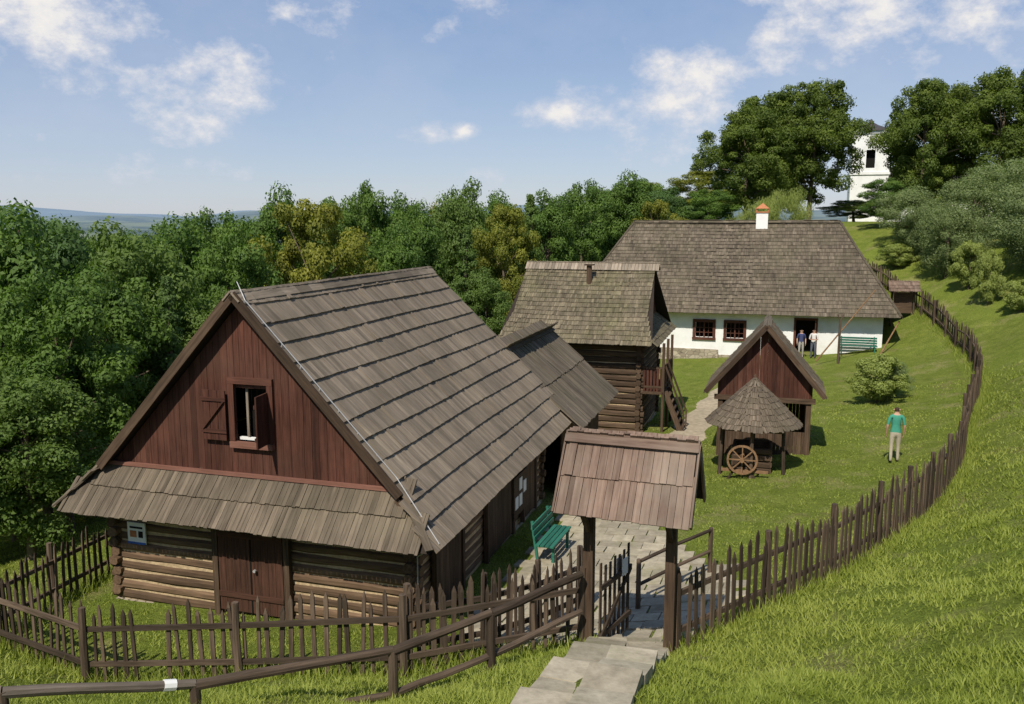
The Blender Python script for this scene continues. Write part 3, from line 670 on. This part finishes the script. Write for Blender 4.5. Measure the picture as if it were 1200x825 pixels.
# ================================================================== trees
def rand_dirs(n):
    d=rng.normal(size=(n,3)); return d/np.linalg.norm(d,axis=1,keepdims=True)
def tree_mesh(name,mat,H=12,R=4.2,hb=1.5,ncl=60,lpc=420,ls=.10,shape='round',rc0=.24,droop=0):
    C=[];RC=[]
    zc=(H+hb)/2; hz=(H-hb)/2
    dirs=rand_dirs(ncl); 
    for i in range(ncl):
        d=dirs[i]; f=rng.uniform(.35,.95)**.6
        if shape=='cone':
            t=rng.uniform(0,1)**1.3; z=hb+(H-hb)*t*.97; rr=R*(1-t)*rng.uniform(.4,.85); a=rng.uniform(0,6.28); c=np.array([rr*math.cos(a),rr*math.sin(a),z]); rc=R*rc0*(1.2-t*.8)
        else:
            lob=1+.16*math.sin(3*math.atan2(d[1],d[0])+i%3)+.1*math.sin(5*d[2]+2)
            zz=d[2]*hz*f*.95; wide=1.0 if shape=='round' else (.75+.25*(1-abs(d[2])))
            if d[2]<0 and shape!='round': wide*=.85
            c=np.array([d[0]*R*f*lob*wide*.86,d[1]*R*f*lob*wide*.86,zc+zz]); rc=R*rc0*rng.uniform(.55,1.35)
        C.append(c);RC.append(rc)
    P=[];Nn=[];S=[];Rn=[]
    for c,rc in zip(C,RC):
        m=int(lpc*(rc/(R*rc0))**1.6)+20; d=rand_dirs(m); k=(.35+.65*rng.random(m)**.4)[:,None]*(1+.12*rng.normal(size=(m,1)))
        p=c+d*rc*k*np.array([1,1,.72]);
        if droop: p[:,2]-=droop*rng.random(m)*rc*1.5
        nn=d*np.array([1,1,1.0])+.45*rng.normal(size=(m,3))+np.array([0,0,.25]); nn/=np.linalg.norm(nn,axis=1,keepdims=True)
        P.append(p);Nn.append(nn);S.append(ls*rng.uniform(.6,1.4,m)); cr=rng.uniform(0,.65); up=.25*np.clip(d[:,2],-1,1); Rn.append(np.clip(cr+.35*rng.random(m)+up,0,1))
    P=np.concatenate(P);Nn=np.concatenate(Nn);S=np.concatenate(S);Rn=np.concatenate(Rn)
    ok=P[:,2]>.1; P,Nn,S,Rn=P[ok],Nn[ok],S[ok],Rn[ok]
    t=np.cross(Nn,rand_dirs(len(P))); t/=np.linalg.norm(t,axis=1,keepdims=True)+1e-9
    if droop: t=t*.3+np.array([0,0,-1.0]); t/=np.linalg.norm(t,axis=1,keepdims=True); 
    b=np.cross(Nn,t); b/=np.linalg.norm(b,axis=1,keepdims=True)+1e-9
    s=S[:,None]; asp=.62 if not droop else .25
    q=np.stack([P-t*s*(1.2 if not droop else 2),P+b*s*asp+Nn*s*.12,P+t*s*(1.2 if not droop else 2),P-b*s*asp+Nn*s*.12],1).reshape(-1,3)
    f=np.arange(len(P)*4).reshape(-1,4)
    mb=MB(); lean=V((rng.uniform(-.3,.3),rng.uniform(-.3,.3),0)); r0=H*.020
    mb.log((0,0,-.8),V((0,0,zc))+lean,r0,r0*.5,M_bark,8,None,5,.05,False); mb.log(V((0,0,zc))+lean,V((0,0,H*.82)),r0*.5,r0*.12,M_bark,6,None,3,.05,False)
    for c in C[::max(1,ncl//14)]:
        z0=max(hb*.8,min(c[2]-1.0,zc)); mb.log(V((0,0,z0))+lean*(z0/zc),V(c),r0*.32,r0*.08,M_bark,5,None,2,.08,False)
    tv=np.array(mb.v); tf=np.array(mb.f)+len(q)
    verts=np.concatenate([q,tv]); faces=np.concatenate([f,tf]); mi=np.concatenate([np.zeros(len(f)),np.ones(len(tf))]); rn=np.concatenate([Rn,np.full(len(tf),.5)])
    return npmesh(name,verts,faces,[mat,M_bark],mi,rn,False,False)
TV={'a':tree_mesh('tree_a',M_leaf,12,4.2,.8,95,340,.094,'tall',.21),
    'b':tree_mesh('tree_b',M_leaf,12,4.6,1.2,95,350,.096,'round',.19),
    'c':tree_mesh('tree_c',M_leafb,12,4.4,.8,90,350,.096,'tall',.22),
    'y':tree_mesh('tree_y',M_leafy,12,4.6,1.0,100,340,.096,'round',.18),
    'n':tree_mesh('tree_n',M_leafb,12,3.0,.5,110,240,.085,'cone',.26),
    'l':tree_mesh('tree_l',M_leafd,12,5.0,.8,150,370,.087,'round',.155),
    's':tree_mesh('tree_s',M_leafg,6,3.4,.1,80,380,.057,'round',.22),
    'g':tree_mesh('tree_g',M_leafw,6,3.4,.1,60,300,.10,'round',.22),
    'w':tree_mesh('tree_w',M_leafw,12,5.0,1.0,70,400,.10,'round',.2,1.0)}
HR={'a':(12,4.2),'b':(12,4.6),'c':(12,4.4),'y':(12,4.6),'n':(12,3.0),'l':(12,5.0),'s':(6,3.4),'g':(6,3.4),'w':(12,5.0)}
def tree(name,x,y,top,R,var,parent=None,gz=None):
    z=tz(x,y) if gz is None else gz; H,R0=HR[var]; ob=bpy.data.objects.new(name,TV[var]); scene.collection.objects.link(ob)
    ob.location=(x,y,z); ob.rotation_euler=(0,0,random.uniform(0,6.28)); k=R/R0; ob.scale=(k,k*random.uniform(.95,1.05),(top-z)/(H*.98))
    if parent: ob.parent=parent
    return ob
NM='deciduous_tree'
for t in [(-15.6,26,8.5,3.2,'a'),(-17.9,32,8.7,3.5,'c'),(-13.6,30.5,8.0,3.0,'c'),(-14.4,38,8.3,3.2,'a'),(-12.3,23,6.3,2.4,'b'),(-12.3,26.3,6.6,2.6,'a'),
          (-11.8,20.2,4.4,2.1,'c'),(-19.5,24,8.6,3.5,'b'),(-21,30,8.9,3.8,'a'),(-14.5,19.5,5.5,2.3,'a'),(-11.5,35,7.2,2.6,'b'),(-10.7,31,5.4,2.0,'c'),
          (-9.6,42,9.3,3.2,'y'),(-13.2,50,10.2,3.0,'a'),(-17.0,48,8.4,3.2,'b'),(-16.5,21.5,7.2,2.8,'c'),(-6.5,47,8.0,2.4,'a')]:
    tree(NM,*t)
tree('conifer_tree',-10.9,27.2,5.9,1.5,'n')
FO=empty('background_forest')
for t in [(-9.5,56,10.2,2.9,'b'),(-5.9,52,9.3,2.6,'a'),(-3.2,59,10.9,3.0,'c'),(-.4,55,9.3,2.4,'y'),(2.6,62,9.8,2.8,'a'),(5.4,67,10.6,3.0,'b'),(9.3,70,12.0,3.3,'a'),
          (13.0,73,10.8,3.1,'c'),(16.2,72,10.3,2.9,'b'),(-12,60,9.6,3.3,'c'),(-18,56,8.3,3.8,'b'),(-22,44,8.2,3.8,'a'),(-24,38,8.4,4,'b'),(-20,50,8.1,3.4,'c'),(-2.6,50,7.4,2.0,'n'),(1.2,58,9.4,2.2,'n'),
          (-7.5,62,10.2,3.2,'a'),(7.3,76,11.6,3.2,'c'),(-26,52,8.2,4.2,'a'),(3,72,10.6,3.2,'c'),(-1,66,10.4,3.2,'a'),(-4.8,66,9.9,2.6,'y'),(11.4,68,9.8,2.4,'y'),
          (-4.2,46,4.6,2.0,'b'),(-7.8,38.5,4.8,2.2,'c'),(-1.6,50,5.2,2.0,'c'),(-12.5,44,6.4,2.4,'c'),(12,80,11.6,3.6,'b')]:
    tree('tree',*t,parent=FO)
for i in range(44):
    a=random.uniform(-.72,.3); D=random.uniform(75,150); x=math.sin(a)*D; y=math.cos(a)*D
    z=tz(x,y); top=7.6-D*random.uniform(.0,.015)+(2.5 if a>-.22 else .1); tree('tree',x,y,max(top,z+6),random.uniform(4,5.5),random.choice('aabccy'),FO)
for t in [(19.8,74,17.4,4.6,'l'),(25.8,76,20.0,4.8,'l'),(22.6,78,19.2,5.2,'l'),(33.7,72,19.4,4.2,'l'),(39.4,71,20.2,4.9,'l'),(45.2,73,19.4,5.2,'l'),(37.2,76,19.8,4.7,'l'),(51,74,19,5,'l'),(30.6,78,9.6,3,'l')]:
    tree('linden_tree',*t)
tree('weeping_willow',20.0,66,10.4,3.2,'w')
for t in [(27.6,60,10.0,2.9,'s'),(26.6,53,8.8,2.1,'s'),(28.6,48,10.0,2.8,'s'),(31.5,51,11.8,3.4,'s'),(30,57,10.6,3,'s'),(34,60,11.8,3.6,'s'),(27.3,57,8.9,2.0,'s'),(28.6,44.3,9.6,2.3,'s'),(25.6,57.5,6.2,1.3,'g'),(26.2,49.5,6.6,1.0,'g'),(25.8,46.6,6.2,.8,'g')]:
    tree('willow_shrub',*t)
for t in [(15.3,35.4,1.25,'g'),(16.1,36.1,1.0,'s'),(28.2,66,2.2,'b'),(14.2,42.5,.45,'g'),(26.0,44.0,1.0,'g'),(-8.3,19.6,.9,'c')]:
    z=tz(t[0],t[1]); tree('garden_shrub',t[0],t[1],z+t[2]*1.7,t[2],t[3])

# ================================================================== grass
def grass(N_,rmin,rmax,hmin,hmax,w0):
    r=np.exp(rng.uniform(math.log(rmin),math.log(rmax),N_)); a=rng.uniform(-.62,.66,N_); x=np.sin(a)*r; y=np.cos(a)*r
    ok=np.ones(N_,bool); ok&=~pip(x,y,PT)
    lx=(x-o1.x)*RX.x+(y-o1.y)*RX.y; ly=(x-o1.x)*AX.x+(y-o1.y)*AX.y; ok&=~((abs(lx)<3.4)&(ly>.7)&(ly<15.4))
    for A_,wd in ((ph,.62),(DP,.75)):
        for (a0,b0),(a1,b1) in list(zip(A_,A_[1:])):
            dx,dy_=a1-a0,b1-b0; t=np.clip(((x-a0)*dx+(y-b0)*dy_)/(dx*dx+dy_*dy_),0,1); ok&=np.hypot(x-a0-t*dx,y-b0-t*dy_)>wd+.05*np.sin(y*9)
    pn=np.sin(x*1.7+np.sin(y*1.3)*2)*np.sin(y*1.9+np.sin(x*1.1)*2)*.6+.4*np.sin(x*5.1+y*2)*np.sin(y*4.7-x); ok&=rng.random(N_)<(.6+.5*pn)
    x,y,r=x[ok],y[ok],r[ok]; pn=pn[ok]; n=len(x); z=T(x,y)
    inside=pip(x,y,POLY)
    h=rng.uniform(hmin,hmax,n)*(1+.5*pn)*np.where(inside,.55,.9); ang=rng.uniform(0,6.28,n); w=w0*(r/9)**.7
    p=np.stack([x,y,z-.01],1); s=np.stack([np.cos(ang),np.sin(ang),np.zeros(n)],1)*w[:,None]; ln=rng.normal(size=(n,3))*np.array([.6,.6,0]); tip=p+(np.array([0,0,1])+ln)*h[:,None]
    v=np.stack([p-s,p+s,tip],1).reshape(-1,3); f=np.arange(n*3).reshape(-1,3)
    lowf=np.sin(x*.55+1.3*np.sin(y*.4))*np.sin(y*.6+np.sin(x*.5))
    return v,f,np.clip(.5+.22*pn+.3*lowf+.28*rng.normal(size=n),0,1)
v,f,rn=grass(400000,7.5,42,.04,.12,.010)
npmesh('grass',v,f,[M_blade],None,rn)
fp=np.array(FZ); k=rng.integers(0,len(fp),22000); x=fp[k,0]+rng.normal(size=22000)*.18; y=fp[k,1]+rng.normal(size=22000)*.18; z=T(x,y)
okk=~pip(x,y,PT); x,y,z=x[okk],y[okk],z[okk]; n_=len(x); p=np.stack([x,y,z-.02],1); ang=rng.uniform(0,6.28,n_); s=np.stack([np.cos(ang),np.sin(ang),0*ang],1)*.012
tip=p+(np.array([0,0,1])+rng.normal(size=(n_,3))*np.array([.35,.35,0]))*rng.uniform(.08,.32,n_)[:,None]
npmesh('tall_grass',np.stack([p-s,p+s,tip],1).reshape(-1,3),np.arange(n_*3).reshape(-1,3),[M_blade],None,rng.random(n_))

# ================================================================== people
def person(name,loc,rot,shirt,pants,hair,H=1.75,stride=.0,arm='down',shorts=False):
    sc=H/1.75; m_s=plain(name+'_shirt',shirt,.1,20,.8,0); m_p=plain(name+'_trousers',pants,.1,20,.8,0); m_h=plain(name+'_hair',hair,.2,60,.7,0)
    m_k=plain(name+'_skin',(.50,.30,.21),.06,20,.6,0); m_sh=plain(name+'_shoes',(.05,.04,.035),.2,20)
    vs=[];ed=[];rd=[];roots=[]
    def a(p,r,par=None,ry=None):
        vs.append(p); rd.append((r,ry or r)); i=len(vs)-1
        if par is not None: ed.append((par,i))
        else: roots.append(i)
        return i
    pel=a((0,0,.96),.135,None,.105); sp_=a((0,.01,1.12),.125,pel,.095); ch=a((0,0,1.30),.155,sp_,.11); nb=a((0,-.01,1.44),.085,ch,.075); nk=a((0,0,1.51),.055,nb); hd=a((0,.015,1.60),.078,nk,.088); a((0,.01,1.69),.072,hd,.085)
    for q in (-1,1):
        sh=a((q*.175,-.01,1.40),.06,nb)
        if arm=='down': e=a((q*.235,-.02,1.13),.044,sh); w=a((q*.235,.06,.90),.03,e); hn=a((q*.232,.08,.84),.033,w,.02); hdv=V((0,.02,-.09))
        else: e=a((q*.24,.02,1.13),.044,sh); w=a((q*.12,.20,1.12),.03,e); hn=a((q*.07,.24,1.13),.033,w,.02); hdv=V((-q*.06,.05,0))
        b=V(vs[hn])
        for k in range(5):
            off=V((0,(k-1.5)*.018,0)) if arm=='down' else V((0,0,(k-1.5)*.018)); L=(.7,1,1.05,.95,.75)[k]
            if k==4: off=V((0,.035,.03)) if arm=='down' else V((0,0,.04)); 
            f0=a(tuple(b+off*.6),.009); f1=a(tuple(b+off+hdv*.5*L),.009,f0); a(tuple(b+off+hdv*L+V((-q*.015,0,0))),.007,f1)
        hp=a((q*.085,0,.90),.098,pel); kn=a((q*.10,.03+q*stride*.4,.50),.062,hp); an=a((q*.105,-.01+q*stride,.09),.042,kn); a((q*.115,.13+q*stride,.035),.04,an,.03)
    me=bpy.data.meshes.new(name); me.from_pydata([tuple(V(v)) for v in vs],ed,[]); ob=bpy.data.objects.new(name,me); scene.collection.objects.link(ob)
    md=ob.modifiers.new('s','SKIN'); md.use_smooth_shade=True
    sv=me.skin_vertices[0].data
    for i,r in enumerate(rd): sv[i].radius=r; sv[i].use_root=i in roots
    sb=ob.modifiers.new('u','SUBSURF'); sb.levels=1; sb.render_levels=1
    dg=bpy.context.evaluated_depsgraph_get(); m2=bpy.data.meshes.new_from_object(ob.evaluated_get(dg)); bpy.data.objects.remove(ob)
    m2.materials.clear()
    for m in (m_s,m_p,m_k,m_h,m_sh): m2.materials.append(m)
    for p in m2.polygons:
        c=p.center
        if c.z<.10: k=4
        elif c.z<.97 and abs(c.x)<.2: k=1 if (not shorts or c.z>.52) else 2
        elif (abs(c.x)>.185 and c.z<1.16) or (c.y>.12 and arm!='down' and c.z<1.2 and c.z>1.0): k=2
        elif c.z<1.475: k=0
        elif c.z>1.655 or (c.y<.0 and c.z>1.56): k=3
        else: k=2
        p.material_index=k; p.use_smooth=True
    e=empty(name,loc,rot); e.scale=(sc,sc,sc); b=bpy.data.objects.new('body',m2); scene.collection.objects.link(b); b.parent=e
    mb=MB()
    mb.log((0,.09,1.625),(0,.125,1.60),.012,.016,m_k,6)
    for q in (-1,1): mb.log((q*.03,.09,1.635),(q*.03,.104,1.635),.010,.006,m_sh,6); mb.log((q*.078,.01,1.61),(q*.092,0,1.62),.026,.018,m_k,6)
    mb.beam((-.022,.098,1.565),(.022,.098,1.565),.01,.009,plain(name+'_lips',(.3,.1,.09),.1)); mb.build('face',e); return e
person('standing_man',(11.6,25.4,tz(11.6,25.4)),math.radians(-12),(.06,.28,.20),(.42,.37,.28),(.05,.03,.02),1.80,.05,'down')
px=o3+RX*4.2+AX*(-.2); person('standing_woman',(px.x,px.y,tz(px.x,px.y)),math.radians(165),(.05,.06,.14),(.35,.33,.30),(.08,.05,.03),1.68,.03,'down')
px=o3+RX*4.85+AX*(-.35); person('standing_visitor',(px.x,px.y,tz(px.x,px.y)),math.radians(150),(.65,.62,.60),(.10,.11,.14),(.06,.04,.03),1.66,.03,'front')

# ================================================================== sun, sky, camera
S=V((-.25,-.60,.76)).normalized(); el=math.asin(S.z); az=math.atan2(S.x,S.y)
sd=bpy.data.lights.new('sun','SUN'); sd.energy=5.0; sd.angle=math.radians(.5); sd.color=(1,.93,.80); so=bpy.data.objects.new('sun',sd); scene.collection.objects.link(so)
so.rotation_euler=(-S).to_track_quat('-Z','Y').to_euler(); so.location=(0,0,40)
w=bpy.data.worlds.new('World'); scene.world=w; w.use_nodes=True; nt=w.node_tree; nt.nodes.clear()
out=N(nt,'ShaderNodeOutputWorld'); sky=N(nt,'ShaderNodeTexSky',sky_type='NISHITA'); sky.sun_disc=False; sky.sun_elevation=el; sky.sun_rotation=az%(2*math.pi); sky.altitude=300; sky.air_density=1.0; sky.dust_density=.6; sky.ozone_density=1.5
bg=N(nt,'ShaderNodeBackground'); bg.inputs[1].default_value=.11; nt.links.new(sky.outputs[0],bg.inputs[0])
tc=N(nt,'ShaderNodeTexCoord'); d=tc.outputs['Generated']
sz=N(nt,'ShaderNodeSeparateXYZ'); nt.links.new(d,sz.inputs[0])
rp=N(nt,'ShaderNodeValToRGB'); cr=rp.color_ramp; cr.elements[0].position=0; cr.elements[0].color=(.58,.63,.74,1); cr.elements[1].position=.6; cr.elements[1].color=(.13,.24,.48,1)
e_=cr.elements.new(.07); e_.color=(.46,.55,.74,1); e_=cr.elements.new(.25); e_.color=(.24,.37,.64,1)
nt.links.new(sz.outputs['Z'],rp.inputs[0]); hz=N(nt,'ShaderNodeBackground'); nt.links.new(rp.outputs[0],hz.inputs[0]); hz.inputs[1].default_value=.95
m0=N(nt,'ShaderNodeMixShader'); m0.inputs[0].default_value=.68; nt.links.new(bg.outputs[0],m0.inputs[1]); nt.links.new(hz.outputs[0],m0.inputs[2])
nz=N(nt,'ShaderNodeMapping'); nz.inputs['Scale'].default_value=(1,1,1.5); nt.links.new(d,nz.inputs[0])
n1=noise(nt,nz.outputs[0],10,12,.64)
mask=None
for (u,v,rx,rz) in [(60,35,.15,.10),(200,110,.075,.04),(285,85,.07,.04),(558,8,.035,.03),(780,125,.085,.055),(505,160,.03,.012),(545,158,.02,.010),(985,15,.12,.06),(1130,30,.13,.05),(40,160,.05,.014),(345,30,.05,.02),(650,140,.04,.014),(860,165,.04,.012),(-250,80,.25,.1),(1500,60,.25,.12)]:
    c=V(((u-600)/1010,1,(260-v)/1010)).normalized()
    sb=N(nt,'ShaderNodeVectorMath',operation='SUBTRACT'); nt.links.new(d,sb.inputs[0]); sb.inputs[1].default_value=c
    ml=N(nt,'ShaderNodeVectorMath',operation='MULTIPLY'); nt.links.new(sb.outputs[0],ml.inputs[0]); ml.inputs[1].default_value=(1/rx,1/rx,1/rz)
    ln=N(nt,'ShaderNodeVectorMath',operation='LENGTH'); nt.links.new(ml.outputs[0],ln.inputs[0])
    g_=mapr(nt,ln.outputs['Value'],0,1.8,1,0); mask=g_ if mask is None else mth(nt,'MAXIMUM',mask,g_)
dens=mth(nt,'ADD',mth(nt,'MULTIPLY',mask,.68),mth(nt,'MULTIPLY',mth(nt,'SUBTRACT',n1,.5),2.3))
fac=mapr(nt,dens,.26,.72,0,.95); 
hz_n=noise(nt,nz.outputs[0],2.2,7,.65); fac2=mapr(nt,hz_n,.42,.72,0,.34); fac=mth(nt,'MAXIMUM',fac,fac2)
cl=N(nt,'ShaderNodeBackground'); cl.inputs[1].default_value=.93
cc=mixc(nt,mapr(nt,dens,.35,.85,0,1),(.68,.71,.82),(1,.96,.91)); nt.links.new(cc,cl.inputs[0])
mx=N(nt,'ShaderNodeMixShader'); nt.links.new(fac,mx.inputs[0]); nt.links.new(m0.outputs[0],mx.inputs[1]); nt.links.new(cl.outputs[0],mx.inputs[2]); nt.links.new(mx.outputs[0],out.inputs[0])

cd=bpy.data.cameras.new('camera'); cd.sensor_width=36; cd.lens=30.3; cd.clip_end=20000; co=bpy.data.objects.new('camera',cd); scene.collection.objects.link(co)
co.location=(0,0,7.6); co.rotation_euler=(math.radians(90-8.59),0,0); scene.camera=co
scene.view_settings.view_transform='Standard'; scene.view_settings.look='None'; scene.view_settings.exposure=0
